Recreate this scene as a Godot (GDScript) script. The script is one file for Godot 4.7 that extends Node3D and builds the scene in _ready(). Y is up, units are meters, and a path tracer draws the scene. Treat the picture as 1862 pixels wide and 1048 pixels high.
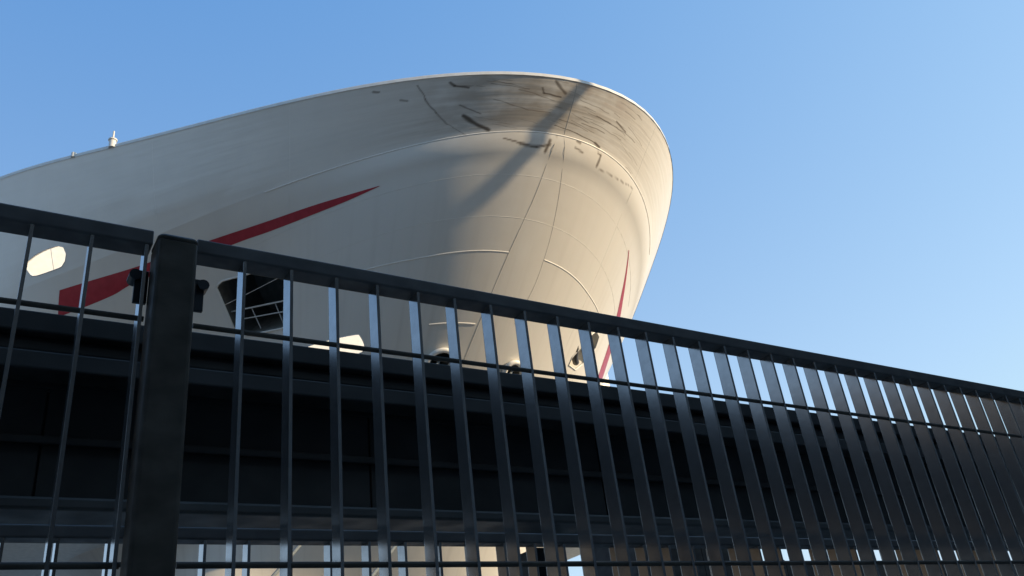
extends Node3D
# A ship's rounded bow seen from low on the quay, over a dark grating fence. One unit is a metre; the eye stands 1.6 m above the quay.

const EYE := Vector3(0, 1.6, 0)
var used := {}
var rng := RandomNumberGenerator.new()
# the fence line: F runs along it, N points away from the eye, square to it
var fence_yaw := deg_to_rad(54.95)
var F := Vector3(sin(fence_yaw), 0, -cos(fence_yaw))
var N := Vector3(sin(fence_yaw - PI / 2), 0, -cos(fence_yaw - PI / 2))
var M := {}

# ---------- naming and tagging ----------
func numbered(called: String) -> String:
	var n: int = used.get(called, 0)
	used[called] = n + 1
	return called if n == 0 else "%s_%03d" % [called, n]

func tag(o: Node3D, label: String, category: String, group := "") -> Node3D:
	o.set_meta("label", label)
	o.set_meta("category", category)
	if group != "":
		o.set_meta("group", group)
	return o

func thing(called: String, label: String, category: String, at := Vector3.ZERO, group := "") -> Node3D:
	var o := Node3D.new()
	o.name = numbered(called)
	add_child(o)
	o.position = at
	return tag(o, label, category, group)

func part(called: String, mesh: Mesh, mat: Material, parent: Node3D) -> MeshInstance3D:
	var o := MeshInstance3D.new()
	o.name = called
	o.mesh = mesh
	o.material_override = mat
	parent.add_child(o, true)
	return o

func inner(called: String, parent: Node3D) -> Node3D:
	var o := Node3D.new()
	o.name = called
	parent.add_child(o, true)
	return o

func structure(called: String, mesh: Mesh, mat: Material) -> MeshInstance3D:
	var o := part(called, mesh, mat, self)
	o.set_meta("kind", "structure")
	return o

# ---------- shapes ----------
func begin() -> SurfaceTool:
	var st := SurfaceTool.new()
	st.begin(Mesh.PRIMITIVE_TRIANGLES)
	return st

func tri(st: SurfaceTool, a: Vector3, b: Vector3, c: Vector3, n: Vector3) -> void:
	if (b - a).cross(c - a).dot(n) > 0.0:
		var t := b
		b = c
		c = t
	for p in [a, b, c]:
		st.set_normal(n)
		st.add_vertex(p)

# a triangle whose corners [place, normal, uv] carry their own normals, wound so that it faces the way they point
func tri3(st: SurfaceTool, a: Array, b: Array, c: Array) -> void:
	var order := [a, b, c]
	if (b[0] - a[0]).cross(c[0] - a[0]).dot(a[1] + b[1] + c[1]) > 0.0:
		order = [a, c, b]
	for p in order:
		st.set_normal(p[1])
		if p.size() > 2:
			st.set_uv(p[2])
		st.add_vertex(p[0])

func quad(st: SurfaceTool, a: Vector3, b: Vector3, c: Vector3, d: Vector3, n: Vector3) -> void:
	tri(st, a, b, c, n)
	tri(st, a, c, d, n)

func rounded(w: float, h: float, r: float, steps := 3) -> PackedVector2Array:
	var p := PackedVector2Array()
	for k in 4:
		var c := Vector2((w / 2 - r) * [1, -1, -1, 1][k], (h / 2 - r) * [1, 1, -1, -1][k])
		for j in steps + 1:
			p.append(c + Vector2.from_angle(k * PI / 2 + j * PI / 2 / steps) * r)
	return p

# a profile in the plane (ax, ay), drawn from `from` along `along`, with a small chamfer at both ends
func bar_shape(st: SurfaceTool, prof: PackedVector2Array, from: Vector3, along: Vector3, ax: Vector3, ay: Vector3, bevel := 0.0) -> void:
	var n := prof.size()
	var dir := along.normalized()
	var rings := [[0.0, 1.0]]
	var far := along.length()
	if bevel > 0.0:
		var most := 0.0
		for p in prof:
			most = maxf(most, p.length())
		var k := 1.0 - bevel / most
		rings = [[0.0, k], [bevel, 1.0], [far - bevel, 1.0], [far, k]]
	else:
		rings = [[0.0, 1.0], [far, 1.0]]
	for i in rings.size() - 1:
		for j in n:
			var p0 := prof[j]
			var p1 := prof[(j + 1) % n]
			var e := p1 - p0
			if e.length() < 1e-7:
				continue
			var nn := Vector2(e.y, -e.x).normalized()
			if nn.dot(p0 + p1) < 0:
				nn = -nn
			var a: Vector3 = from + dir * rings[i][0] + (ax * p0.x + ay * p0.y) * rings[i][1]
			var b: Vector3 = from + dir * rings[i][0] + (ax * p1.x + ay * p1.y) * rings[i][1]
			var c: Vector3 = from + dir * rings[i + 1][0] + (ax * p1.x + ay * p1.y) * rings[i + 1][1]
			var d: Vector3 = from + dir * rings[i + 1][0] + (ax * p0.x + ay * p0.y) * rings[i + 1][1]
			var nv := (ax * nn.x + ay * nn.y).normalized()
			if bevel > 0.0 and i != 1:
				nv = (nv + dir * (-1.0 if i == 0 else 1.0)).normalized()
			quad(st, a, b, c, d, nv)
	for end in [0, rings.size() - 1]:
		var o: Vector3 = from + dir * rings[end][0]
		for j in n:
			var p0: Vector2 = prof[j] * rings[end][1]
			var p1: Vector2 = prof[(j + 1) % n] * rings[end][1]
			tri(st, o, o + ax * p0.x + ay * p0.y, o + ax * p1.x + ay * p1.y, dir * (-1.0 if end == 0 else 1.0))

func box(st: SurfaceTool, c: Vector3, sx: float, sy: float, sz: float, ax: Vector3, ay: Vector3, az: Vector3, r := 0.0) -> void:
	if r > 0.0:
		bar_shape(st, rounded(sx, sy, r, 2), c - az * sz / 2, az * sz, ax, ay, r)
	else:
		bar_shape(st, PackedVector2Array([Vector2(sx, sy) / 2, Vector2(-sx, sy) / 2, Vector2(-sx, -sy) / 2, Vector2(sx, -sy) / 2]), c - az * sz / 2, az * sz, ax, ay)

func tube(st: SurfaceTool, pts: PackedVector3Array, r: float, sides := 8, closed := false, squash := 1.0, flat_to := Vector3.ZERO) -> void:
	var n := pts.size()
	var rings := []
	for i in n:
		var a := pts[(i - 1 + n) % n] if closed else pts[maxi(i - 1, 0)]
		var b := pts[(i + 1) % n] if closed else pts[mini(i + 1, n - 1)]
		var t := (b - a).normalized()
		var u := flat_to if flat_to != Vector3.ZERO else (Vector3.UP if absf(t.y) < 0.9 else Vector3.RIGHT)
		u = (u - t * u.dot(t)).normalized()
		var v := t.cross(u)
		var ring := []
		for k in sides:
			var w := TAU * k / sides
			ring.append([pts[i] + (u * cos(w) * squash + v * sin(w)) * r, (u * cos(w) / squash + v * sin(w)).normalized()])
		rings.append(ring)
	for i in (n if closed else n - 1):
		for k in sides:
			var q := [rings[i][k], rings[(i + 1) % n][k], rings[(i + 1) % n][(k + 1) % sides], rings[i][(k + 1) % sides]]
			tri3(st, q[0], q[1], q[2])
			tri3(st, q[0], q[2], q[3])
	if not closed:
		for end in [0, n - 1]:
			var nn := (pts[0] - pts[1]).normalized() if end == 0 else (pts[n - 1] - pts[n - 2]).normalized()
			for k in sides:
				tri(st, pts[end], rings[end][k][0], rings[end][(k + 1) % sides][0], nn)

# ---------- materials ----------
func noise(seed_: int, freq: float, octaves := 4) -> FastNoiseLite:
	var f := FastNoiseLite.new()
	f.seed = seed_
	f.frequency = freq
	f.fractal_octaves = octaves
	return f

func noise_texture(seed_: int, freq: float, lo: Color, hi: Color, size := 512, octaves := 4) -> NoiseTexture2D:
	var t := NoiseTexture2D.new()
	t.width = size
	t.height = size
	t.seamless = true
	t.noise = noise(seed_, freq, octaves)
	var g := Gradient.new()
	g.set_color(0, lo)
	g.set_color(1, hi)
	t.color_ramp = g
	return t

func lin(r: float, g: float, b: float) -> Color:
	return Color(r, g, b).linear_to_srgb()

# paint or metal with a mottled tone, a mottled gloss and a fine relief, laid on by world position
func coat(called: String, c: Color, vary: float, rough: float, scale: float, seed_: int, relief := 0.0, spec := 0.5) -> StandardMaterial3D:
	var m := StandardMaterial3D.new()
	m.resource_name = called
	m.albedo_texture = noise_texture(seed_, 0.012, c.darkened(vary), c.lightened(vary * 0.4))
	m.roughness = 1.0
	m.metallic_specular = spec
	m.roughness_texture = noise_texture(seed_ + 1, 0.02, Color.WHITE * maxf(rough - 0.12, 0.05), Color.WHITE * minf(rough + 0.12, 1.0))
	m.uv1_triplanar = true
	m.uv1_world_triplanar = true
	m.uv1_scale = Vector3.ONE * scale
	if relief > 0.0:
		m.heightmap_enabled = true
		m.heightmap_scale = relief
		m.heightmap_texture = noise_texture(seed_ + 2, 0.03, Color.BLACK, Color.WHITE)
	return m

func plain(called: String, c: Color, rough: float) -> StandardMaterial3D:
	var m := StandardMaterial3D.new()
	m.resource_name = called
	m.albedo_color = c
	m.roughness = rough
	return m

# ---------- the hull's lines: distance from a point on the centre line, by bearing off the bow, at five levels ----------
const LEVELS := [
	[17.22, 17.89, 18.69, 19.65, 20.87, 22.47, 24.51, 26.67, 28.07, 28.21, 27.47, 26.34, 25.14, 24.11, 23.38, 22.96, 22.64, 22.09, 21.17, 19.94, 18.45, 16.81, 15.06],
	[14.52, 15.25, 16.16, 17.33, 18.89, 20.87, 23.08, 25.17, 26.7, 27.14, 26.35, 25.03, 23.87, 23.02, 22.14, 21.09, 19.99, 18.98, 18.1, 17.33, 16.64, 15.99, 15.37],
	[14.06, 14.46, 15.05, 15.92, 17.14, 18.74, 20.54, 22.31, 23.79, 24.55, 24.27, 23.08, 21.34, 19.46, 17.76, 16.4, 15.42, 14.76, 14.31, 13.98, 13.72, 13.48, 13.26],
	[11.7, 12.45, 13.24, 14.07, 15.0, 16.01, 16.98, 17.78, 18.3, 18.48, 18.3, 17.79, 17.03, 16.1, 15.12, 14.16, 13.29, 12.54, 11.91, 11.39, 10.96, 10.6, 10.28],
	[9.04, 9.69, 10.38, 11.13, 11.95, 12.82, 13.66, 14.37, 14.86, 15.03, 14.86, 14.38, 13.66, 12.81, 11.94, 11.11, 10.38, 9.77, 9.29, 8.92, 8.63, 8.4, 8.21],
]
const HEIGHTS := [18.6, 17.4, 14.6, 9.6, -1.9]
const SHEER := [0.0, 4.5, 3.0, 0.0, 0.0]
const HULL_C := Vector3(-12.5699, 0, -43.2028)
const FORE := Vector3(0.544639, 0, 0.838671)
const PORT := Vector3(-0.838671, 0, 0.544639)
const PH0 := -0.78
const PH1 := 1.08

func spread(row: Array, ph: float) -> float:
	var u := (ph + 0.9) / 0.1
	var i := clampi(int(floor(u)), 1, 20)
	var t := u - i
	return (pow(1 - t, 3) * row[i - 1] + (3 * t * t * t - 6 * t * t + 4) * row[i] + (-3 * t * t * t + 3 * t * t + 3 * t + 1) * row[i + 1] + t * t * t * row[i + 2]) / 6.0

# v 0..1 runs down the bulwark to the knuckle, 1..2 from the knuckle to the waterline; `aft` carries the section on behind the bow
func hull(ph: float, v: float) -> Vector3:
	var aft := 0.0
	if ph > PH1:
		aft = (ph - PH1) * 20.0
		ph = PH1
	elif ph < PH0:
		aft = (PH0 - ph) * 20.0
		ph = PH0
	var drop := sqrt(ph * ph + 0.04) - 0.2
	var z := []
	var r := []
	for k in 5:
		z.append(HEIGHTS[k] - SHEER[k] * drop)
		r.append(spread(LEVELS[k], ph))
	# aft of the flared bow the sides stand up
	var up := 0.68 * smoothstep(0.30, 0.80, ph)
	for k in range(1, 5):
		r[k] += (r[0] - r[k]) * up * [1.0, 1.0, 1.15, 0.6, 0.15][k]
	var y: float = lerpf(z[0], z[1], v) if v < 1.0 else lerpf(z[4], z[1], 2.0 - v)
	# the knuckle is a crease at the stem and a soft turn farther aft
	var h := 0.075 + 1.2 * smoothstep(0.12, 0.6, ph)
	var d := 0.0
	for k in 7:
		d += section(z, r, y + (k - 3) * 0.5 * h) * [1.0, 6.0, 15.0, 20.0, 15.0, 6.0, 1.0][k] / 64.0
	d += 0.09 * exp(-pow((y - z[1] + 0.32) / 0.26, 2.0)) * (1.0 - smoothstep(0.05, 0.42, ph))
	return HULL_C + FORE * (d * cos(ph) - aft) + PORT * (d * sin(ph)) + Vector3.UP * y

func section(z: Array, r: Array, y: float) -> float:
	if y > z[1]:
		return r[1] + (r[0] - r[1]) * (y - z[1]) / (z[0] - z[1])
	var d := 0.0
	for i in range(1, 5):
		var l := 1.0
		for j in range(1, 5):
			if j != i:
				l *= (y - z[j]) / (z[i] - z[j])
		d += l * r[i]
	return d

func hull_normal(ph: float, v: float) -> Vector3:
	var e := 0.002
	if absf(v - 1.0) < 2 * e:
		v = 1.0 + (2.1 * e if v >= 1.0 else -2.1 * e)
	var n := (hull(ph + e, v) - hull(ph - e, v)).cross(hull(ph, v + e) - hull(ph, v - e)).normalized()
	var out := hull(ph, v) - HULL_C
	out.y = 0
	if PORT.dot(out) * 0.0 + n.dot(out) < 0:
		n = -n
	return n

func on_hull(p: Vector2, lift := 0.0) -> Vector3:
	return hull(p.x, p.y) + hull_normal(p.x, p.y) * lift

func path_points(ctrl: Array, steps: int) -> PackedVector2Array:
	var c := Curve2D.new()
	for p in ctrl:
		c.add_point(Vector2(p[0], p[1]))
	for i in range(1, ctrl.size() - 1):
		var t := Vector2(ctrl[i + 1][0] - ctrl[i - 1][0], ctrl[i + 1][1] - ctrl[i - 1][1]) / 6.0
		c.set_point_in(i, -t)
		c.set_point_out(i, t)
	var out := PackedVector2Array()
	for k in steps + 1:
		out.append(c.samplef(float(k) / steps * (ctrl.size() - 1)))
	return out

# a raised bead (weld, seam, rubbing strake) along a line of the hull
func bead(ctrl: Array, r: float, steps: int, lift := 0.0, squash := 0.5) -> ArrayMesh:
	var st := begin()
	var pts := PackedVector3Array()
	var mid := Vector3.ZERO
	for p in path_points(ctrl, steps):
		pts.append(on_hull(p, lift))
		mid += hull_normal(p.x, p.y)
	tube(st, pts, r, 8, false, squash, mid.normalized())
	return st.commit()

# how far down the hull a height lies
func level_of(ph: float, y: float) -> float:
	var lo := 0.0
	var hi := 2.0
	for k in 24:
		var mid := (lo + hi) / 2
		if hull(ph, mid).y > y:
			lo = mid
		else:
			hi = mid
	return (lo + hi) / 2

# a painted band between two lines of the hull, 5 mm proud
func band(a: Array, b: Array, steps: int, by_height := false) -> ArrayMesh:
	var st := begin()
	var pa := path_points(a, steps)
	var pb := path_points(b, steps)
	var across := 4
	for i in steps:
		for k in across:
			var q := []
			for s in [[i, k], [i + 1, k], [i + 1, k + 1], [i, k + 1]]:
				var p := pa[s[0]].lerp(pb[s[0]], float(s[1]) / across)
				if by_height:
					p.y = level_of(p.x, p.y)
				q.append([on_hull(p, 0.006), hull_normal(p.x, p.y)])
			tri3(st, q[0], q[1], q[2])
			tri3(st, q[0], q[2], q[3])
	return st.commit()

func ellipse_on_hull(ph: float, v: float, a: float, b: float, n := 28) -> PackedVector2Array:
	var kx: float = (hull(ph + 0.002, v) - hull(ph - 0.002, v)).length() / 0.004
	var ky: float = (hull(ph, v + 0.002) - hull(ph, v - 0.002)).length() / 0.004
	var out := PackedVector2Array()
	for i in n:
		out.append(Vector2(ph + cos(TAU * i / n) * a / kx, v + sin(TAU * i / n) * b / ky))
	return out

func smooth_loop(ctrl: Array) -> PackedVector2Array:
	var out := PackedVector2Array()
	var n := ctrl.size()
	for i in n:
		var p := []
		for k in 4:
			var c: Array = ctrl[(i + k - 1 + n) % n]
			p.append(Vector2(c[0], c[1]))
		for j in 3:
			out.append(p[1].cubic_interpolate(p[2], p[0], p[3], j / 3.0) if (p[1] - p[2]).length() < 0.03 else p[1].lerp(p[2], j / 3.0))
	return out

func hull_mesh(holes: Array) -> ArrayMesh:
	var st := begin()
	var us := []
	var ph := PH0 - 1.2
	while ph < PH1 + 1.6:
		us.append(ph)
		ph += 0.2 if (ph < PH0 - 0.01 or ph > PH1) else 0.0155
	var vs := []
	for i in 12:
		vs.append(i / 12.0)
	vs.append(0.9999)
	for i in 71:
		vs.append(1.0 + i / 70.0)
	var boxes := []
	for h in holes:
		var b := Rect2(h[0], Vector2.ZERO)
		for p in h:
			b = b.expand(p)
		boxes.append(b)
	var cache := {}
	var put := func(p: Vector2) -> Array:
		var key := Vector2i(roundi(p.x * 1e5), roundi(p.y * 1e5))
		if not cache.has(key):
			cache[key] = [hull(p.x, p.y), hull_normal(p.x, p.y), Vector2((p.x + 0.85) / 2.0, p.y / 2.0)]
		return cache[key]
	for i in us.size() - 1:
		for j in vs.size() - 1:
			var cell := PackedVector2Array([Vector2(us[i], vs[j]), Vector2(us[i + 1], vs[j]), Vector2(us[i + 1], vs[j + 1]), Vector2(us[i], vs[j + 1])])
			var polys := [cell]
			var r := Rect2(cell[0], cell[2] - cell[0])
			for k in holes.size():
				if r.intersects(boxes[k]):
					var left := []
					for q in polys:
						var cut := Geometry2D.clip_polygons(scaled(q, 1000.0), scaled(holes[k], 1000.0))
						for piece in cut:
							left.append(scaled(piece, 0.001))
					polys = left
			for q in polys:
				if q.size() == 4 and polys.size() == 1 and q == cell:
					tri3(st, put.call(q[0]), put.call(q[1]), put.call(q[2]))
					tri3(st, put.call(q[0]), put.call(q[2]), put.call(q[3]))
				else:
					var t := Geometry2D.triangulate_polygon(scaled(q, 1000.0))
					for k in t.size() / 3:
						tri3(st, put.call(q[t[3 * k]]), put.call(q[t[3 * k + 1]]), put.call(q[t[3 * k + 2]]))
	# the stern
	for j in vs.size() - 1:
		var a := hull(us[0], vs[j])
		var b := hull(us[-1], vs[j])
		quad(st, a, b, hull(us[-1], vs[j + 1]), hull(us[0], vs[j + 1]), -FORE)
	return st.commit()

func scaled(p: PackedVector2Array, k: float) -> PackedVector2Array:
	var out := PackedVector2Array()
	for q in p:
		out.append(q * k)
	return out

# the box behind an opening of the hull: side walls, and a back unless it is left open
func recess(loop: PackedVector2Array, depth: float, back: bool, along := Vector3.ZERO) -> ArrayMesh:
	var st := begin()
	var mid := Vector3.ZERO
	var nn := Vector3.ZERO
	var outer := PackedVector3Array()
	for p in loop:
		outer.append(hull(p.x, p.y))
		mid += outer[-1]
		nn += hull_normal(p.x, p.y)
	mid /= loop.size()
	nn = nn.normalized() if along == Vector3.ZERO else -along
	for i in loop.size():
		var a := outer[i]
		var b := outer[(i + 1) % loop.size()]
		var w := (mid - (a + b) / 2)
		w = (w - nn * w.dot(nn)).normalized()
		quad(st, a, b, b - nn * depth, a - nn * depth, w)
		if back:
			tri(st, mid - nn * depth, a - nn * depth, b - nn * depth, nn)
	return st.commit()

func rim(loop: PackedVector2Array, r: float, lift: float) -> ArrayMesh:
	var st := begin()
	var pts := PackedVector3Array()
	for p in loop:
		pts.append(on_hull(p, lift))
	tube(st, pts, r, 8, true)
	return st.commit()

# weathered white paint: tone, rust blooms, rubbed dirt on the bow and scratches, by place on the hull
func hull_paint() -> StandardMaterial3D:
	var w := 1536
	var h := 1024
	var img := Image.create(w, h, false, Image.FORMAT_RGB8)
	var n1 := noise(3, 0.006, 5)
	var n2 := noise(8, 0.03, 4)
	var n3 := noise(21, 0.05, 3)
	for y in h:
		var v := 2.0 * y / h
		for x in w:
			var ph := 2.0 * x / w - 0.85
			var a := n1.get_noise_2d(x, y * 0.5)
			var b := n2.get_noise_2d(x, y * (0.12 if v < 1.0 else 1.0))
			var tone := 1.0 + 0.05 * a + 0.035 * b
			var c := Color(0.74, 0.725, 0.685)
			# rubbed and rusty plating across the bow, above and just below the knuckle
			var rub := exp(-pow((ph - 0.035) / 0.105, 2.0)) * (exp(-pow(maxf(v - 0.75, 0.0) / 0.22, 2.0)))
			var st := n3.get_noise_2d(x * 0.22 + y * 0.02, y * (0.30 if v < 1.0 else 2.0))
			rub *= clampf(0.72 + 0.75 * b + 0.7 * st, 0.0, 1.15)
			c = c.lerp(Color(0.33, 0.285, 0.235), clampf(rub * 0.95, 0.0, 0.92))
			var rust := exp(-pow((ph + 0.035) / 0.03, 2.0) - pow((v - 0.16) / 0.16, 2.0)) * clampf(0.5 + 2.0 * b, 0.0, 1.0)
			c = c.lerp(Color(0.36, 0.22, 0.17), rust * 0.6)
			# a thin film of grime down the front of the bow
			var film := exp(-pow((ph + 0.0) / 0.16, 2.0)) * clampf(1.0 - (v - 1.0) / 0.4, 0.0, 1.0) * clampf(0.75 + 0.8 * a + 0.5 * b, 0.0, 1.0)
			c = c.lerp(Color(0.50, 0.455, 0.39), film * 0.42)
			# faint runs below the knuckle
			var run := clampf(n3.get_noise_2d(x * 1.4, y * 0.06) * 1.6 - 0.25, 0.0, 1.0) * clampf(v - 1.0, 0.0, 0.2) * 1.6
			c = c.lerp(Color(0.5, 0.47, 0.42), run)
			img.set_pixel(x, y, Color(c.r * tone, c.g * tone, c.b * tone).linear_to_srgb())
	var strokes := [
		[0.1143, 0.6653, 0.0851, 0.955, 5.5, 0.95], [0.1319, 0.1006, 0.1269, 0.1679, 3.5, 0.8], [0.1269, 0.1679, 0.1133, 0.2114, 3.0, 0.7],
		[0.165, 0.0875, 0.1549, 0.3132, 2.0, 0.55], [0.1549, 0.3132, 0.1429, 0.5508, 2.0, 0.55], [0.1429, 0.5508, 0.1286, 0.7582, 2.0, 0.45], [0.1286, 0.7582, 0.1075, 1.0005, 1.8, 0.4],
		[0.0681, 1.0094, 0.0493, 1.0163, 2.0, 0.8], [0.0493, 1.0163, 0.03, 1.0186, 3.0, 0.9], [0.03, 1.0186, 0.0139, 1.0149, 3.0, 0.95], [0.0148, 1.0093, 0.0181, 1.0228, 4.5, 0.95],
		[0.0122, 0.8269, -0.0174, 0.9, 1.6, 0.8], [-0.0174, 0.9, -0.0514, 0.9473, 1.8, 0.8], [-0.0198, 1.0016, -0.0246, 1.0022, 3.5, 0.9], [-0.0451, 0.944, -0.0519, 0.9644, 5.0, 0.8],
		[-0.0578, 1.0064, -0.0551, 1.0203, 3.5, 0.85], [-0.0525, 1.006, -0.0578, 1.0064, 2.0, 0.8], [-0.0649, 0.4243, -0.0834, 0.4987, 2.6, 0.7], [0.023, 0.0705, 0.0089, 0.2436, 4.5, 0.75],
		[0.0357, 0.2041, 0.0321, 0.2869, 2.6, 0.7], [0.0321, 0.2869, 0.0129, 0.3147, 2.6, 0.75], [-0.0347, 0.4748, -0.0659, 0.5166, 1.6, 0.6], [-0.0659, 0.5166, -0.1042, 0.5216, 1.5, 0.5],
		[0.12, 0.4855, 0.0958, 0.6596, 2.0, 0.5], [-0.059, 1.0228, -0.0929, 1.0187, 1.3, 0.55], [-0.0929, 1.0187, -0.1318, 1.0093, 1.3, 0.5], [-0.0233, 0.4785, -0.0564, 0.5056, 1.5, 0.5],
		[-0.0181, 1.0115, -0.0305, 1.0131, 2.5, 0.7], [0.0842, 0.4198, 0.047, 0.6114, 1.8, 0.4], [0.047, 0.6114, 0.022, 0.6269, 1.6, 0.4], [-0.0205, 0.6934, -0.0533, 0.7042, 1.8, 0.5],
		[0.1803, 0.2713, 0.1733, 0.3039, 3.0, 0.45], [0.2096, 0.0772, 0.2038, 0.0983, 3.0, 0.55], [0.009, 0.72, -0.03, 0.79, 1.2, 0.5], [-0.03, 0.62, -0.08, 0.66, 1.2, 0.45], [0.06, 0.25, 0.02, 0.4, 1.6, 0.35], [0.09, 0.15, 0.05, 0.24, 1.8, 0.35], [-0.01, 0.3, -0.05, 0.36, 1.6, 0.4],
	]
	for k in 46:
		var at := Vector2(rng.randf_range(-0.11, 0.13), rng.randf_range(0.05, 0.97))
		var run := rng.randf_range(0.008, 0.035)
		strokes.append([at.x, at.y, at.x - run, at.y + run * rng.randf_range(-0.5, 4.0), rng.randf_range(0.5, 1.1), rng.randf_range(0.2, 0.5)])
	# strokes are so many units of 2.3 cm wide; a texel is 3.3 cm along the hull, and 0.35 cm (bulwark) or 3.8 cm (below) down it
	var wob := noise(44, 0.012, 3)
	for s in strokes:
		var cm := Vector2(3.3, 0.35 if maxf(s[1], s[3]) < 1.0 else 3.8)
		var p := Vector2((s[0] + 0.85) / 2.0 * w, s[1] / 2.0 * h) * cm
		var q := Vector2((s[2] + 0.85) / 2.0 * w, s[3] / 2.0 * h) * cm
		var r: float = s[4] * 1.25
		for y in range(int((minf(p.y, q.y) - r - 8) / cm.y), int((maxf(p.y, q.y) + r + 8) / cm.y) + 1):
			for x in range(int((minf(p.x, q.x) - r - 8) / cm.x), int((maxf(p.x, q.x) + r + 8) / cm.x) + 1):
				if x < 0 or y < 0 or x >= w or y >= h:
					continue
				var here := Vector2(x, y) * cm
				var at := here + Vector2(wob.get_noise_2d(here.x, here.y), wob.get_noise_2d(here.x + 300, here.y)) * 3.5
				var near := Geometry2D.get_closest_point_to_segment(at, p, q)
				var k: float = clampf(1.3 - (at - near).length() / (r * (0.85 + 0.25 * wob.get_noise_2d(here.x * 2.5, here.y * 2.5 + 99))), 0.0, 1.0) * s[5]
				if k > 0.0:
					img.set_pixel(x, y, img.get_pixel(x, y).lerp(Color(0.25, 0.215, 0.18), k * 0.78))
	var m := StandardMaterial3D.new()
	m.resource_name = "weathered hull paint"
	m.albedo_texture = ImageTexture.create_from_image(img)
	m.roughness = 0.42
	m.roughness_texture = noise_texture(9, 0.02, Color.WHITE * 0.75, Color.WHITE)
	m.heightmap_enabled = true
	m.heightmap_scale = 0.4
	m.heightmap_texture = noise_texture(31, 0.02, Color.BLACK, Color.WHITE, 1024, 2)
	return m

# clear morning air: deeper blue overhead and away from the sun, paler low down and towards it
func clear_sky(az: float, el: float) -> ImageTexture:
	var w := 512
	var h := 256
	var img := Image.create(w, h, false, Image.FORMAT_RGBF)
	var sun := Vector3(sin(az) * cos(el), sin(el), -cos(az) * cos(el))
	for j in h:
		var up := PI / 2 - PI * (j + 0.5) / h
		for i in w:
			var t := TAU * (i + 0.5) / w
			var d := Vector3(sin(t) * cos(up), sin(up), -cos(t) * cos(up))
			var low := exp(-maxf(up, 0.0) / 0.42)
			var near := pow(0.5 + 0.5 * d.dot(sun), 3.0)
			var c := Vector3(minf(0.015 + 0.75 * low + 0.29 * near, 0.62), minf(0.20 + 0.79 * low + 0.38 * near, 0.81), minf(0.60 + 0.55 * low + 0.35 * near, 0.98))
			c += Vector3(0.9, 0.8, 0.62) * exp(-acos(clampf(d.dot(sun), -1.0, 1.0)) / 0.16) * 1.2
			if up < 0.0:
				c = c.lerp(Vector3(0.20, 0.20, 0.19), clampf(-up / 0.06, 0.0, 1.0))
			c /= 1.3
			img.set_pixel(i, j, Color(c.x, c.y, c.z))
	return ImageTexture.create_from_image(img)

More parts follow.
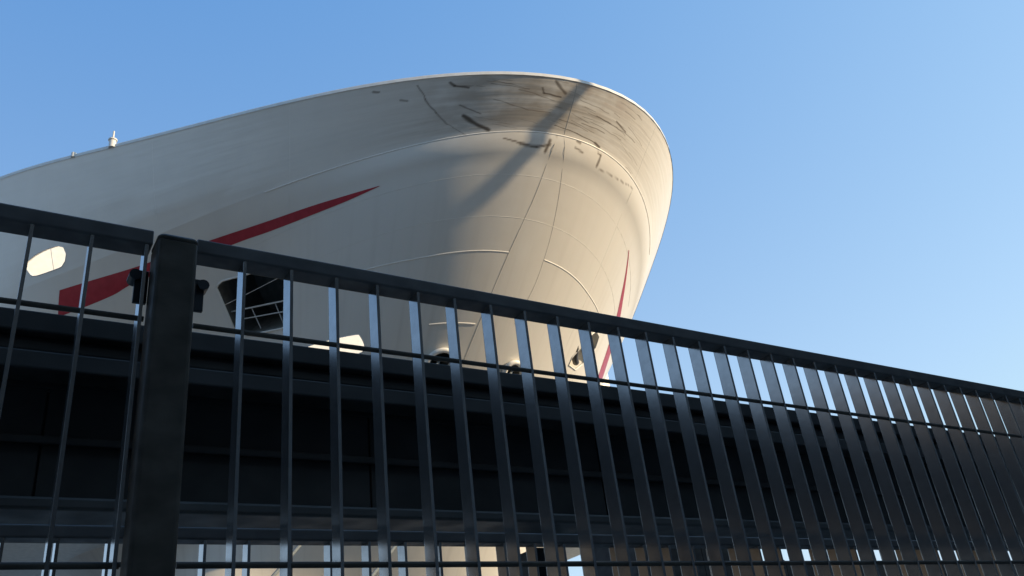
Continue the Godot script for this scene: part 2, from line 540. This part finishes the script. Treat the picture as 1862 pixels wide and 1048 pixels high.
func _ready() -> void:
	rng.seed = 7
	# ----- eye, sky, sun, exposure -----
	var cam := Camera3D.new()
	cam.name = "camera"
	add_child(cam)
	cam.position = EYE
	cam.rotation_order = EULER_ORDER_YXZ
	var pitch := deg_to_rad(27.86)
	var roll := deg_to_rad(-7.36)
	var fw := Vector3(0, sin(pitch), -cos(pitch))
	var rt := Vector3(1, 0, 0)
	var up := rt.cross(fw)
	var cr := rt * cos(roll) + up * sin(roll)
	var cu := up * cos(roll) - rt * sin(roll)
	cam.basis = Basis(cr, cu, -fw)
	cam.fov = rad_to_deg(2.0 * atan(524.0 / 1550.0))
	cam.near = 0.05
	cam.far = 4000.0
	cam.current = true

	var env := Environment.new()
	env.tonemap_mode = Environment.TONE_MAPPER_LINEAR
	env.tonemap_exposure = 1.3
	env.background_mode = Environment.BG_SKY
	env.sdfgi_enabled = true
	env.ssao_enabled = true
	env.ssil_enabled = true
	var sm := PanoramaSkyMaterial.new()
	sm.panorama = clear_sky(deg_to_rad(98.5), deg_to_rad(19.0))
	env.sky = Sky.new()
	env.sky.sky_material = sm
	var we := WorldEnvironment.new()
	we.name = "world_environment"
	we.environment = env
	add_child(we)

	var sun := DirectionalLight3D.new()
	sun.name = "sun"
	add_child(sun)
	var az := deg_to_rad(98.5)
	var el := deg_to_rad(19.0)
	var to_sun := Vector3(sin(az) * cos(el), sin(el), -cos(az) * cos(el))
	sun.look_at_from_position(to_sun * 50.0, Vector3.ZERO, Vector3.UP)
	sun.light_color = Color(1.0, 0.89, 0.72)
	sun.light_energy = 1.6
	sun.light_angular_distance = 0.4
	sun.shadow_enabled = true

	# ----- materials -----
	M.hull = hull_paint()
	M.white = coat("white ship paint", lin(0.72, 0.72, 0.69), 0.08, 0.4, 0.6, 50)
	M.bead = coat("white weld", lin(0.84, 0.82, 0.77), 0.06, 0.4, 1.0, 52)
	M.seam = plain("seam", lin(0.40, 0.385, 0.35), 0.6)
	M.red = coat("red paint", lin(0.42, 0.02, 0.038), 0.12, 0.4, 0.5, 54)
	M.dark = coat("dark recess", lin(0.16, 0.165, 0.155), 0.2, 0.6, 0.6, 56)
	M.rail = plain("pale rail", lin(0.6, 0.6, 0.58), 0.4)
	M.fence = coat("charcoal powder coat", lin(0.105, 0.080, 0.058), 0.25, 0.5, 3.0, 60, 0.0, 0.25)
	M.bars = coat("dark galvanised bar", lin(0.50, 0.475, 0.45), 0.10, 0.15, 6.0, 62)
	M.bars.metallic = 0.85
	M.bars.roughness_texture = noise_texture(63, 0.05, Color.WHITE * 0.13, Color.WHITE * 0.18)
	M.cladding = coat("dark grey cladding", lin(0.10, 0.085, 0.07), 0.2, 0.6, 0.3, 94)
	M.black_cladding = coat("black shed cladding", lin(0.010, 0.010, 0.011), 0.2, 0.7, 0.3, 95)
	M.rail_coat = coat("charcoal rail coat", lin(0.145, 0.125, 0.112), 0.2, 0.5, 3.0, 96, 0.0, 0.35)
	M.bolt = plain("black bolt", lin(0.012, 0.012, 0.013), 0.45)
	M.walk = coat("dark steel", lin(0.022, 0.019, 0.0165), 0.3, 0.6, 0.5, 64)
	M.walk_low = coat("dark steel soffit", lin(0.055, 0.048, 0.040), 0.3, 0.6, 0.5, 66)
	M.wood = coat("dark brown boards", lin(0.035, 0.026, 0.02), 0.35, 0.75, 0.8, 70)
	M.quay = coat("quay concrete", lin(0.45, 0.425, 0.38), 0.25, 0.9, 0.12, 74)
	M.water = coat("harbour water", lin(0.02, 0.035, 0.045), 0.2, 0.12, 0.05, 78, 6.0)
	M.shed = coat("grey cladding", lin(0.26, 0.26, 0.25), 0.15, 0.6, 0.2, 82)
	M.roof = coat("grey roof", lin(0.16, 0.16, 0.165), 0.2, 0.7, 0.2, 84)
	M.rope = coat("mooring rope", lin(0.20, 0.24, 0.27), 0.3, 0.9, 4.0, 88)
	M.iron = coat("black iron", lin(0.03, 0.03, 0.032), 0.3, 0.5, 2.0, 90)
	M.yellow = coat("crane yellow", lin(0.6, 0.38, 0.04), 0.12, 0.4, 0.5, 98)
	M.steel = coat("galvanised steel", lin(0.35, 0.36, 0.37), 0.15, 0.45, 1.0, 92)

	build_ground()
	build_ship()
	build_walkway()
	build_boards()
	build_fences()
	build_quayside()

func build_ground() -> void:
	var st := begin()
	box(st, Vector3(0, -2.0, 91.5), 2400, 4.0, 217, Vector3.RIGHT, Vector3.UP, Vector3.BACK)
	box(st, Vector3(34, -2.0, -41.99), 48, 4.0, 50, Vector3.RIGHT, Vector3.UP, Vector3.BACK)
	structure("quay", st.commit(), M.quay)
	st = begin()
	var g := 40
	for i in g:
		for j in g:
			var a := Vector3(-2000 + 4000.0 * i / g, -2.2, -2600 + 2592.0 * j / g)
			quad(st, a, a + Vector3(4000.0 / g, 0, 0), a + Vector3(4000.0 / g, 0, 2592.0 / g), a + Vector3(0, 0, 2592.0 / g), Vector3.UP)
	structure("water", st.commit(), M.water)

func build_ship() -> void:
	var ship := thing("ship", "large white ship with scuffed rounded bow and red swoosh, rising behind the fence", "ship")
	var big := PackedVector2Array()
	for p in [[0.4032, 1.0808], [0.4001, 1.0775], [0.394, 1.0758], [0.3733, 1.0787], [0.3156, 1.0887], [0.3068, 1.0946], [0.3032, 1.1027], [0.3034, 1.1654], [0.3115, 1.1657], [0.3673, 1.151], [0.3757, 1.1457], [0.3837, 1.1365]]:
		big.append(Vector2(p[0], p[1]))
	var port1 := smooth_loop([[0.658, 0.8058], [0.6466, 0.7746], [0.6297, 0.7598], [0.6093, 0.767], [0.6016, 0.7991], [0.5993, 0.8589], [0.6024, 0.9118], [0.6081, 0.9453], [0.6258, 0.9482], [0.646, 0.9414], [0.6544, 0.9141], [0.659, 0.8585]])
	var port2 := smooth_loop([[0.2731, 1.2044], [0.2429, 1.2083], [0.2102, 1.2137], [0.2028, 1.218], [0.1952, 1.2337], [0.2039, 1.2389], [0.241, 1.2368], [0.2684, 1.2301], [0.276, 1.2134]])
	var lead1 := ellipse_on_hull(0.0896, 1.2665, 0.40, 0.40)
	var lead2 := ellipse_on_hull(-0.0319, 1.2725, 0.36, 0.36)
	var pocket := PackedVector2Array()
	for p in [[-0.1971, 1.1602], [-0.2171, 1.1573], [-0.2238, 1.1699], [-0.204, 1.2029], [-0.1831, 1.223], [-0.1552, 1.2279], [-0.1554, 1.2172], [-0.1713, 1.1949], [-0.1825, 1.1756]]:
		pocket.append(Vector2(p[0], p[1]))
	var h := part("hull", hull_mesh([big, port1, port2, lead1, lead2, pocket]), M.hull, ship)

	# the rounded cap along the top of the bulwark
	var st := begin()
	var pts := PackedVector3Array()
	var ph := PH0 - 1.0
	while ph < PH1 + 1.4:
		pts.append(hull(ph, 0.0) + Vector3.UP * 0.02)
		ph += 0.02
	for i in pts.size() - 1:
		for k in 4:
			var prof := [Vector2(0.012, -0.03), Vector2(0.012, 0.075), Vector2(-0.004, 0.095), Vector2(-0.05, 0.095), Vector2(-0.06, -0.02)]
			var q := []
			for e in [[i, k], [i + 1, k], [i + 1, k + 1], [i, k + 1]]:
				var ahead: Vector3 = pts[mini(e[0] + 1, pts.size() - 1)] - pts[maxi(e[0] - 1, 0)]
				var side := Vector3(ahead.z, 0, -ahead.x).normalized()
				if side.dot(pts[e[0]] - HULL_C) < 0:
					side = -side
				var run: Vector2 = prof[k + 1] - prof[k]
				var nn: Vector3 = (side * run.y - Vector3.UP * run.x).normalized()
				q.append([pts[e[0]] + side * prof[e[1]].x + Vector3.UP * prof[e[1]].y, nn])
			tri3(st, q[0], q[1], q[2])
			tri3(st, q[0], q[2], q[3])
	part("gunwale_cap", st.commit(), M.white, ship)
	# knuckle strake, weld lines, seams of the stem plate
	var kn := []
	for k in 16:
		kn.append([-0.27 + k * 0.04, 1.0005])
	part("knuckle_strake", bead(kn, 0.020, 100, 0.0, 0.6), M.bead, h)
	part("weld_line", bead([[0.245, 1.1352], [0.2204, 1.1378], [0.1944, 1.1406], [0.1437, 1.1438], [0.1057, 1.1439], [0.0728, 1.1437], [0.0334, 1.1441]], 0.020, 60), M.bead, h)
	part("weld_line", bead([[-0.021, 1.1435], [-0.0521, 1.1434], [-0.0917, 1.144], [-0.1282, 1.1451], [-0.1657, 1.1446], [-0.21, 1.144]], 0.020, 50), M.bead, h)
	part("weld_line", bead([[0.1152, 1.2238], [0.0788, 1.225], [0.0522, 1.2265]], 0.03, 20), M.bead, h)
	part("plate_seam", bead([[0.0095, 1.0135], [0.0173, 1.0713], [0.025, 1.1084], [0.0333, 1.1465], [0.0408, 1.1876], [0.0474, 1.2264], [0.054, 1.27]], 0.008, 50), M.seam, h)
	part("plate_seam", bead([[-0.0008, 0.0434], [-0.0016, 0.4625], [-0.0012, 0.99]], 0.009, 20), M.seam, h)
	part("plate_seam", bead([[-0.0012, 1.0019], [-0.0115, 1.0547], [-0.0184, 1.1078], [-0.0200, 1.1413], [-0.0184, 1.1768], [-0.0071, 1.2211]], 0.006, 50), M.seam, h)
	# fine horizontal and upright butt welds of the plating, in the same paint
	for row in [1.055, 1.105, 1.30]:
		part("weld_line", bead([[-0.30, row + 0.004], [0.0, row], [0.3, row - 0.002], [0.8, row]], 0.009, 70, 0.0, 0.3), M.hull, h)
	for col in [0.3, 0.47, 0.62, -0.13]:
		part("weld_line", bead([[col, 1.01], [col, 1.1], [col * 0.98, 1.2], [col * 0.96, 1.4]], 0.008, 40, 0.0, 0.3), M.hull, h)
		part("weld_line", bead([[col, 0.03], [col, 0.5], [col, 0.97]], 0.008, 16, 0.0, 0.3), M.hull, h)
	# red swoosh on either side
	part("red_stripe", band([[0.1963, 16.252], [0.2359, 16.161], [0.2775, 16.076], [0.339, 15.921], [0.4049, 15.743], [0.5023, 15.412], [0.5536, 15.249], [0.5849, 15.141], [0.6176, 15.016]], [[0.1963, 16.239], [0.2324, 16.034], [0.2772, 15.873], [0.3253, 15.739], [0.3766, 15.6], [0.5031, 15.127], [0.5492, 14.83], [0.5935, 14.571], [0.6285, 14.367]], 60, true), M.red, ship)
	part("red_stripe", band([[-0.1854, 16.043], [-0.2112, 15.636], [-0.234, 15.246], [-0.2595, 14.851], [-0.2907, 14.303], [-0.306, 13.92], [-0.3222, 13.525]], [[-0.187, 16.059], [-0.2163, 15.683], [-0.25, 15.315], [-0.2871, 15.016], [-0.3287, 14.625], [-0.3621, 14.337], [-0.4033, 14.109]], 40, true), M.red, ship)
	# the large dark opening with its railing
	var op := inner("mooring_opening", ship)
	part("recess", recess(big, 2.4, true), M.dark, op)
	part("frame", rim(big, 0.03, 0.0), M.hull, op)
	var inn := -hull_normal(0.35, 1.11) * 0.25
	for r in [[[0.40, 1.114], [0.3036, 1.1372], 0.028], [[0.38, 1.1295], [0.3036, 1.1505], 0.02]]:
		st = begin()
		tube(st, PackedVector3Array([hull(r[0][0], r[0][1]) + inn, hull(r[1][0], r[1][1]) + inn]), r[2], 8)
		part("rail", st.commit(), M.rail, op)
	for r in [[0.36, 1.1235, 1.153], [0.325, 1.132, 1.163]]:
		st = begin()
		tube(st, PackedVector3Array([hull(r[0], r[1]) + inn, hull(r[0] - 0.012, r[2]) + inn]), 0.018, 8)
		part("stanchion", st.commit(), M.rail, op)
	# two rounded ports, open to the sunlit deckhouse behind
	for loop in [port1, port2]:
		var p := inner("rounded_port", ship)
		part("sleeve", recess(loop, 0.12, false), M.white, p)
		part("frame", rim(loop, 0.012, 0.0), M.white, p)
	# round fairleads low on the bow with thick pale lips
	for loop in [lead1, lead2]:
		var p := inner("fairlead", ship)
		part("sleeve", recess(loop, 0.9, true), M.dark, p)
		part("lip", rim(loop, 0.085, 0.10), M.bead, p)
	# anchor pocket with the anchor's crown and shank in it
	var po := inner("anchor_pocket", ship)
	part("recess", recess(pocket, 0.7, true), M.hull, po)
	part("frame", rim(pocket, 0.03, 0.0), M.hull, po)
	var pn := hull_normal(-0.195, 1.19)
	st = begin()
	tube(st, PackedVector3Array([on_hull(Vector2(-0.21, 1.167), -0.35), on_hull(Vector2(-0.191, 1.187), -0.3), on_hull(Vector2(-0.172, 1.211), -0.25)]), 0.11, 10)
	part("anchor_shank", st.commit(), M.iron, po)
	st = begin()
	tube(st, PackedVector3Array([on_hull(Vector2(-0.160, 1.199), -0.12), on_hull(Vector2(-0.168, 1.213), -0.05), on_hull(Vector2(-0.186, 1.213), -0.12)]), 0.12, 10)
	part("anchor_crown", st.commit(), M.iron, po)
	# the white deckhouse inside the bulwark, and the deck it stands on
	st = begin()
	var house := HULL_C + FORE * 14.6
	box(st, house - FORE * 9.0 + PORT * 1.9 + Vector3.UP * 13.6, 24.2, 9.8, 18.0, PORT, Vector3.UP, FORE, 0.15)
	part("deckhouse", st.commit(), M.white, ship)
	st = begin()
	for i in 60:
		var a0 := lerpf(PH0, PH1, i / 60.0)
		var a1 := lerpf(PH0, PH1, (i + 1) / 60.0)
		tri(st, Vector3(HULL_C.x, 8.7, HULL_C.z), hull(a0, 1.478) * Vector3(1, 0, 1) + Vector3.UP * 8.7, hull(a1, 1.478) * Vector3(1, 0, 1) + Vector3.UP * 8.7, Vector3.UP)
	part("deck", st.commit(), M.roof, ship)
	# small fittings standing on the bulwark
	st = begin()
	var f := hull(0.5244, 0.0)
	tube(st, PackedVector3Array([f, f + Vector3.UP * 0.26]), 0.10, 12)
	tube(st, PackedVector3Array([f + Vector3.UP * 0.26, f + Vector3.UP * 0.30]), 0.13, 12)
	tube(st, PackedVector3Array([f + Vector3.UP * 0.30, f + Vector3.UP * 0.62]), 0.028, 8)
	part("deck_light", st.commit(), M.white, ship)
	st = begin()
	f = hull(0.5794, 0.0)
	tube(st, PackedVector3Array([f, f + Vector3.UP * 0.16]), 0.07, 10)
	part("bulwark_cleat", st.commit(), M.white, ship)

# a dark raised walkway that runs behind the fence: roof edge, wall panels, floor edge and columns
func build_walkway() -> void:
	var K := 3.0
	var o := EYE + N * K
	var w := thing("raised_walkway", "long dark raised walkway on columns between the fence and the ship", "walkway")
	var from := -14.2
	var far := 11.0
	var strip := func(called: String, y0: float, y1: float, d0: float, d1: float, mat: Material, r := 0.006):
		var st := begin()
		box(st, o + F * (from + far) / 2 + N * (d0 + d1) / 2 + Vector3.UP * (y0 + y1) / 2, d1 - d0, y1 - y0, far - from, N, Vector3.UP, F, r)
		part(called, st.commit(), mat, w)
	strip.call("roof_edge", 1.400, 1.476, -0.012, 1.55, M.walk)
	strip.call("gutter", 1.330, 1.398, 0.02, 0.12, M.walk, 0.02)
	strip.call("fascia", 1.262, 1.328, -0.02, 0.10, M.walk)
	strip.call("wall_rail", 1.06, 1.09, 0.135, 0.16, M.walk)
	strip.call("floor_beam", 0.803, 0.845, 0.0, 0.34, M.walk_low, 0.01)
	strip.call("ceiling_panel", 1.27, 1.30, 0.17, 1.5, M.walk)
	strip.call("wall_backing", 0.846, 1.269, 0.19, 0.20, M.walk)
	var u := from
	while u < far:
		var st := begin()
		box(st, o + F * (u + 0.6) + N * 0.175 + Vector3.UP * 1.058, 0.02, 0.424, 1.194, N, Vector3.UP, F, 0.003)
		part("wall_panel", st.commit(), M.walk, w)
		u += 1.2
	for x in [-4.2, 2.42, 9.0]:
		var st := begin()
		box(st, o + F * x + N * 0.5 + Vector3.UP * (-0.401), 0.16, 2.398, 0.16, N, Vector3.UP, F, 0.01)
		part("column", st.commit(), M.walk, w)

# a wall of dark boards with a taller hut, farther along
func build_boards() -> void:
	var K := 8.0
	var o := EYE + N * K
	var wall := thing("board_wall", "low dark brown board wall seen under the walkway at the right", "wall")
	var top := 0.213 * K
	var u := 8.42
	while u < 19.0:
		var wd := 0.24 + rng.randf() * 0.05
		var lo := -1.6
		var hi := top + rng.randf_range(-0.05, 0.02)
		var st := begin()
		box(st, o + F * (u + wd / 2) + N * rng.randf_range(-0.008, 0.008) + Vector3.UP * (lo + hi) / 2, 0.035, hi - lo, wd - 0.012, N, Vector3.UP, F, 0.004)
		part("board", st.commit(), M.wood, wall)
		u += wd
	for k in 6:
		var st := begin()
		box(st, o + F * (9.0 + k * 1.9) + N * 0.07 + Vector3.UP * ((top - 1.6) / 2 + 0.35), 0.09, top + 1.6 + 0.7, 0.12, N, Vector3.UP, F, 0.006)
		part("wall_post", st.commit(), M.wood, wall)
	var hut := thing("quay_hut", "dark brown hut at the near end of the low board wall, under the walkway", "hut")
	for side in 2:
		u = 6.82
		var end := 8.36
		while u < end - 0.05:
			var wd := minf(0.26, end - u)
			var st := begin()
			box(st, o + F * (u + wd / 2) + N * (-0.1 + side * 1.0) + Vector3.UP * 0.35, 0.035, 3.9, wd - 0.01, N, Vector3.UP, F, 0.004)
			part("board", st.commit(), M.wood, hut)
			u += wd
	for e in [6.80, 8.38]:
		var st := begin()
		box(st, o + F * e + N * 0.4 + Vector3.UP * 0.35, 0.04, 3.9, 1.04, F, Vector3.UP, N, 0.004)
		part("side_wall", st.commit(), M.wood, hut)
	var st2 := begin()
	box(st2, o + F * 7.59 + N * 0.4 + Vector3.UP * 2.36, 1.4, 0.1, 1.85, N, Vector3.UP, F, 0.02)
	part("roof", st2.commit(), M.roof, hut)

func bars(panel: Node3D, origin: Vector3, list: Array, top: float, low: float, mesh_cache: Dictionary) -> void:
	if not mesh_cache.has("bar"):
		var st := begin()
		box(st, Vector3.UP * (top + low) / 2, 0.0042, top - low, 0.028, F, Vector3.UP, N, 0.0007)
		mesh_cache.bar = st.commit()
	for u in list:
		var b := part("bar", mesh_cache.bar, M.bars, panel)
		b.position = origin + F * (u + 0.0021) + N * 0.014
		b.rotation.y = rng.randf_range(-0.012, 0.012)

func flat_rod(panel: Node3D, origin: Vector3, u0: float, u1: float, y: float) -> void:
	var st := begin()
	tube(st, PackedVector3Array([origin + F * u0 + Vector3.UP * y + N * 0.004, origin + F * u1 + Vector3.UP * y + N * 0.004]), 0.0036, 8)
	part("rod", st.commit(), M.fence, panel)

func build_fences() -> void:
	# the near fence: a square post and a grating panel on either side of it
	var o := EYE + N
	var fence := thing("grating_fence", "near charcoal grating fence with a square post, across the whole view", "fence")
	var st := begin()
	bar_shape(st, rounded(0.048, 0.048, 0.005), o + F * 0.1795 + N * (-0.012) + Vector3.UP * (-1.6), Vector3.UP * (1.6 + 0.600), F, N, 0.003)
	var post := part("post", st.commit(), M.fence, fence)
	st = begin()
	bar_shape(st, rounded(0.0484, 0.0484, 0.006), o + F * 0.1795 + N * (-0.012) + Vector3.UP * 0.5985, Vector3.UP * 0.008, F, N, 0.003)
	part("cap", st.commit(), M.fence, post)
	st = begin()
	bar_shape(st, rounded(0.048, 0.048, 0.005), o + F * 2.665 + N * (-0.012) + Vector3.UP * (-1.6), Vector3.UP * (1.6 + 0.600), F, N, 0.003)
	part("post", st.commit(), M.fence, fence)
	var cache := {}
	for side in 2:
		var panel := inner("fence_panel", fence)
		var u0: float = [-2.25, 0.2095][side]
		var u1: float = [0.1552, 2.63][side]
		st = begin()
		bar_shape(st, rounded(0.034, 0.022, 0.003), o + F * u0 + N * 0.016 + Vector3.UP * 0.6185, F * (u1 - u0), N, Vector3.UP, 0.001)
		part("rail", st.commit(), M.rail_coat, panel)
		st = begin()
		bar_shape(st, rounded(0.034, 0.022, 0.003), o + F * u0 + N * 0.016 + Vector3.UP * (-1.46), F * (u1 - u0), N, Vector3.UP, 0.001)
		part("rail", st.commit(), M.rail_coat, panel)
		var list := []
		if side == 0:
			for k in 37:
				list.append(0.0832 - 0.0655 * k)
			list.append(0.1465)
		else:
			for k in 38:
				list.append(0.2715 + 0.0638 * k + rng.randf_range(-0.0012, 0.0012))
		bars(panel, o, list, 0.608, -1.45, cache)
		var y := 0.5035
		while y > -1.4:
			flat_rod(panel, o, u0 + 0.002, u1 - 0.002, y)
			y -= 0.2925
		# fixing bolt and clip beside the post
		var bu: float = [0.1395, 0.2215][side]
		st = begin()
		tube(st, PackedVector3Array([o + F * bu + Vector3.UP * 0.5645 + N * 0.004, o + F * bu + Vector3.UP * 0.5645 + N * 0.024]), 0.0075, 12)
		part("bolt", st.commit(), M.bolt, panel)
		st = begin()
		box(st, o + F * (bu + [0.008, -0.006][side]) + N * 0.012 + Vector3.UP * 0.551, 0.016, 0.046, 0.006, F, Vector3.UP, N, 0.001)
		part("clip", st.commit(), M.bolt, panel)
	# the lower fence just behind it
	var o2 := EYE + N * 1.29
	var back := thing("grating_fence", "lower charcoal grating fence close behind the near one, showing below the walkway", "fence")
	var panel2 := inner("fence_panel", back)
	st = begin()
	bar_shape(st, rounded(0.034, 0.018, 0.003), o2 + F * (-2.6) + N * 0.016 + Vector3.UP * 0.3165, F * 6.0, N, Vector3.UP, 0.001)
	part("rail", st.commit(), M.rail_coat, panel2)
	st = begin()
	bar_shape(st, rounded(0.034, 0.018, 0.003), o2 + F * (-2.6) + N * 0.016 + Vector3.UP * (-1.46), F * 6.0, N, Vector3.UP, 0.001)
	part("rail", st.commit(), M.rail_coat, panel2)
	var list2 := []
	for k in 92:
		list2.append(0.1166 + 0.0637 * (k - 42))
	var cache2 := {}
	bars(panel2, o2, list2, 0.308, -1.45, cache2)
	var y2 := 0.2735
	while y2 > -1.4:
		flat_rod(panel2, o2, -2.59, 3.39, y2)
		y2 -= 0.132
	for u in [-2.63, 3.43]:
		st = begin()
		bar_shape(st, rounded(0.05, 0.05, 0.005), o2 + F * u + N * 0.01 + Vector3.UP * (-1.6), Vector3.UP * 1.93, F, N, 0.003)
		part("post", st.commit(), M.fence, back)

func build_quayside() -> void:
	# two mooring lines from the bow down to bollards on the quay edge
	var ends := [[on_hull(Vector2(-0.0319, 1.2725), 0.0), Vector3(-8.2, 0.42, -16.3), "pale blue grey mooring rope from the right fairlead, seen under the walkway"],
		[on_hull(Vector2(0.0896, 1.2665), 0.0), Vector3(-10.6, 0.42, -16.3), "pale blue grey mooring rope from the left fairlead down to the quay"]]
	for e in ends:
		var st := begin()
		var pts := PackedVector3Array()
		for k in 33:
			var t := k / 32.0
			pts.append(e[0].lerp(e[1], t) - Vector3.UP * 4.0 * t * (1 - t) * 0.9)
		tube(st, pts, 0.045, 8)
		var r := part(numbered("mooring_rope"), st.commit(), M.rope, self)
		tag(r, e[2], "rope", "mooring ropes of the ship")
		var b := thing("bollard", "black iron bollard on the quay edge holding the %s rope" % ("right fairlead's" if e == ends[0] else "left fairlead's"), "bollard", e[1] * Vector3(1, 0, 1), "bollards along the quay edge")
		st = begin()
		tube(st, PackedVector3Array([Vector3.ZERO, Vector3.UP * 0.45]), 0.17, 16)
		part("stem", st.commit(), M.iron, b)
		st = begin()
		tube(st, PackedVector3Array([Vector3.UP * 0.45, Vector3.UP * 0.6]), 0.26, 16)
		part("head", st.commit(), M.iron, b)
	# the mobile crane off to the right, whose boom throws its shadow across the bow
	var crane := thing("mobile_crane", "yellow mobile crane with raised boom on the quay edge off to the right", "crane", Vector3(17.83, 0, -25.43))
	var s := begin()
	box(s, Vector3(1.2, 0.95, 2.4), 2.6, 0.7, 8.4, Vector3.RIGHT, Vector3.UP, Vector3.BACK, 0.06)
	part("chassis", s.commit(), M.iron, crane)
	s = begin()
	box(s, Vector3(1.5, 2.3, 1.6), 1.8, 1.8, 3.4, Vector3.RIGHT, Vector3.UP, Vector3.BACK, 0.1)
	part("body", s.commit(), M.yellow, crane)
	s = begin()
	box(s, Vector3(1.2, 2.2, 6.0), 2.4, 1.5, 1.6, Vector3.RIGHT, Vector3.UP, Vector3.BACK, 0.12)
	part("cab", s.commit(), M.yellow, crane)
	for k in 8:
		s = begin()
		var wx: float = -0.2 if k % 2 == 0 else 2.6
		tube(s, PackedVector3Array([Vector3(wx - 0.18, 0.55, -1.0 + (k / 2) * 2.2), Vector3(wx + 0.18, 0.55, -1.0 + (k / 2) * 2.2)]), 0.55, 20)
		part("wheel", s.commit(), M.iron, crane)
	var lean := Vector3(0, 1.0, 0.33).normalized()
	for k in 3:
		s = begin()
		bar_shape(s, rounded(0.25 - 0.015 * k, 0.25 - 0.015 * k, 0.05), Vector3(0, 2.0, 0.66) + lean * (0.0 if k == 0 else 11.0 * k), lean * 11.5, Vector3.RIGHT, Vector3.RIGHT.cross(lean), 0.02)
		part("boom_section", s.commit(), M.yellow, crane)
	s = begin()
	tube(s, PackedVector3Array([Vector3(0, 2.0, 0.66) + lean * 33.6, Vector3(0, 20.0, 0.66 + lean.z * 33.6)]), 0.03, 6)
	part("hoist_rope", s.commit(), M.iron, crane)
	# the warehouse at the right that keeps the low sun off the fence
	var house := thing("warehouse", "grey clad warehouse beside the quay at the right", "building", Vector3(11.5, 0, 0))
	s = begin()
	box(s, Vector3(8, 4.9, 8.5), 16, 9.8, 43, Vector3.RIGHT, Vector3.UP, Vector3.BACK, 0.05)
	part("wall", s.commit(), M.shed, house)
	s = begin()
	box(s, Vector3(8, 9.95, 8.5), 16.8, 0.3, 43.8, Vector3.RIGHT, Vector3.UP, Vector3.BACK, 0.05)
	part("roof", s.commit(), M.roof, house)
	# a dark shed along the quay to the left, which the bars mirror
	var wing := thing("quay_shed", "long dark quay shed standing to the left of the fence", "building", Vector3(-30, 0, 0))
	s = begin()
	box(s, Vector3(-8, 5.6, 12), 16, 11.2, 57, Vector3.RIGHT, Vector3.UP, Vector3.BACK, 0.05)
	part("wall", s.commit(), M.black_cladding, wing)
	s = begin()
	box(s, Vector3(-8, 11.35, 12), 16.8, 0.3, 57.8, Vector3.RIGHT, Vector3.UP, Vector3.BACK, 0.05)
	part("roof", s.commit(), M.roof, wing)
	for k in 5:
		s = begin()
		box(s, Vector3(0.04, 2.2, -10 + k * 7.0), 0.08, 4.4, 4.0, Vector3.RIGHT, Vector3.UP, Vector3.BACK, 0.01)
		part("door", s.commit(), M.walk_low, wing)
	# the terminal behind the eye, whose shaded front the fence faces
	var hall := thing("terminal_building", "dark grey terminal building across the quay behind the fence's near side", "building", Vector3(12, 0, 13))
	s = begin()
	box(s, Vector3(0, 13, 8), 48, 26, 16, Vector3.RIGHT, Vector3.UP, Vector3.BACK, 0.05)
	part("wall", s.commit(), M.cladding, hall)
	s = begin()
	box(s, Vector3(0, 26.2, 7.5), 50, 0.4, 18.6, Vector3.RIGHT, Vector3.UP, Vector3.BACK, 0.05)
	part("roof", s.commit(), M.roof, hall)
	for k in 66:
		s = begin()
		box(s, Vector3(-21 + (k % 11) * 4.2, 2.2 + (k / 11) * 4.0, -0.03), 2.6, 2.2, 0.06, Vector3.RIGHT, Vector3.UP, Vector3.BACK, 0.01)
		part("window", s.commit(), M.bolt, hall)
	for k in 4:
		s = begin()
		box(s, Vector3(-0.04, 2.0, -8 + k * 9.0), 0.08, 4.0, 4.0, Vector3.RIGHT, Vector3.UP, Vector3.BACK, 0.01)
		part("door", s.commit(), M.roof, house)
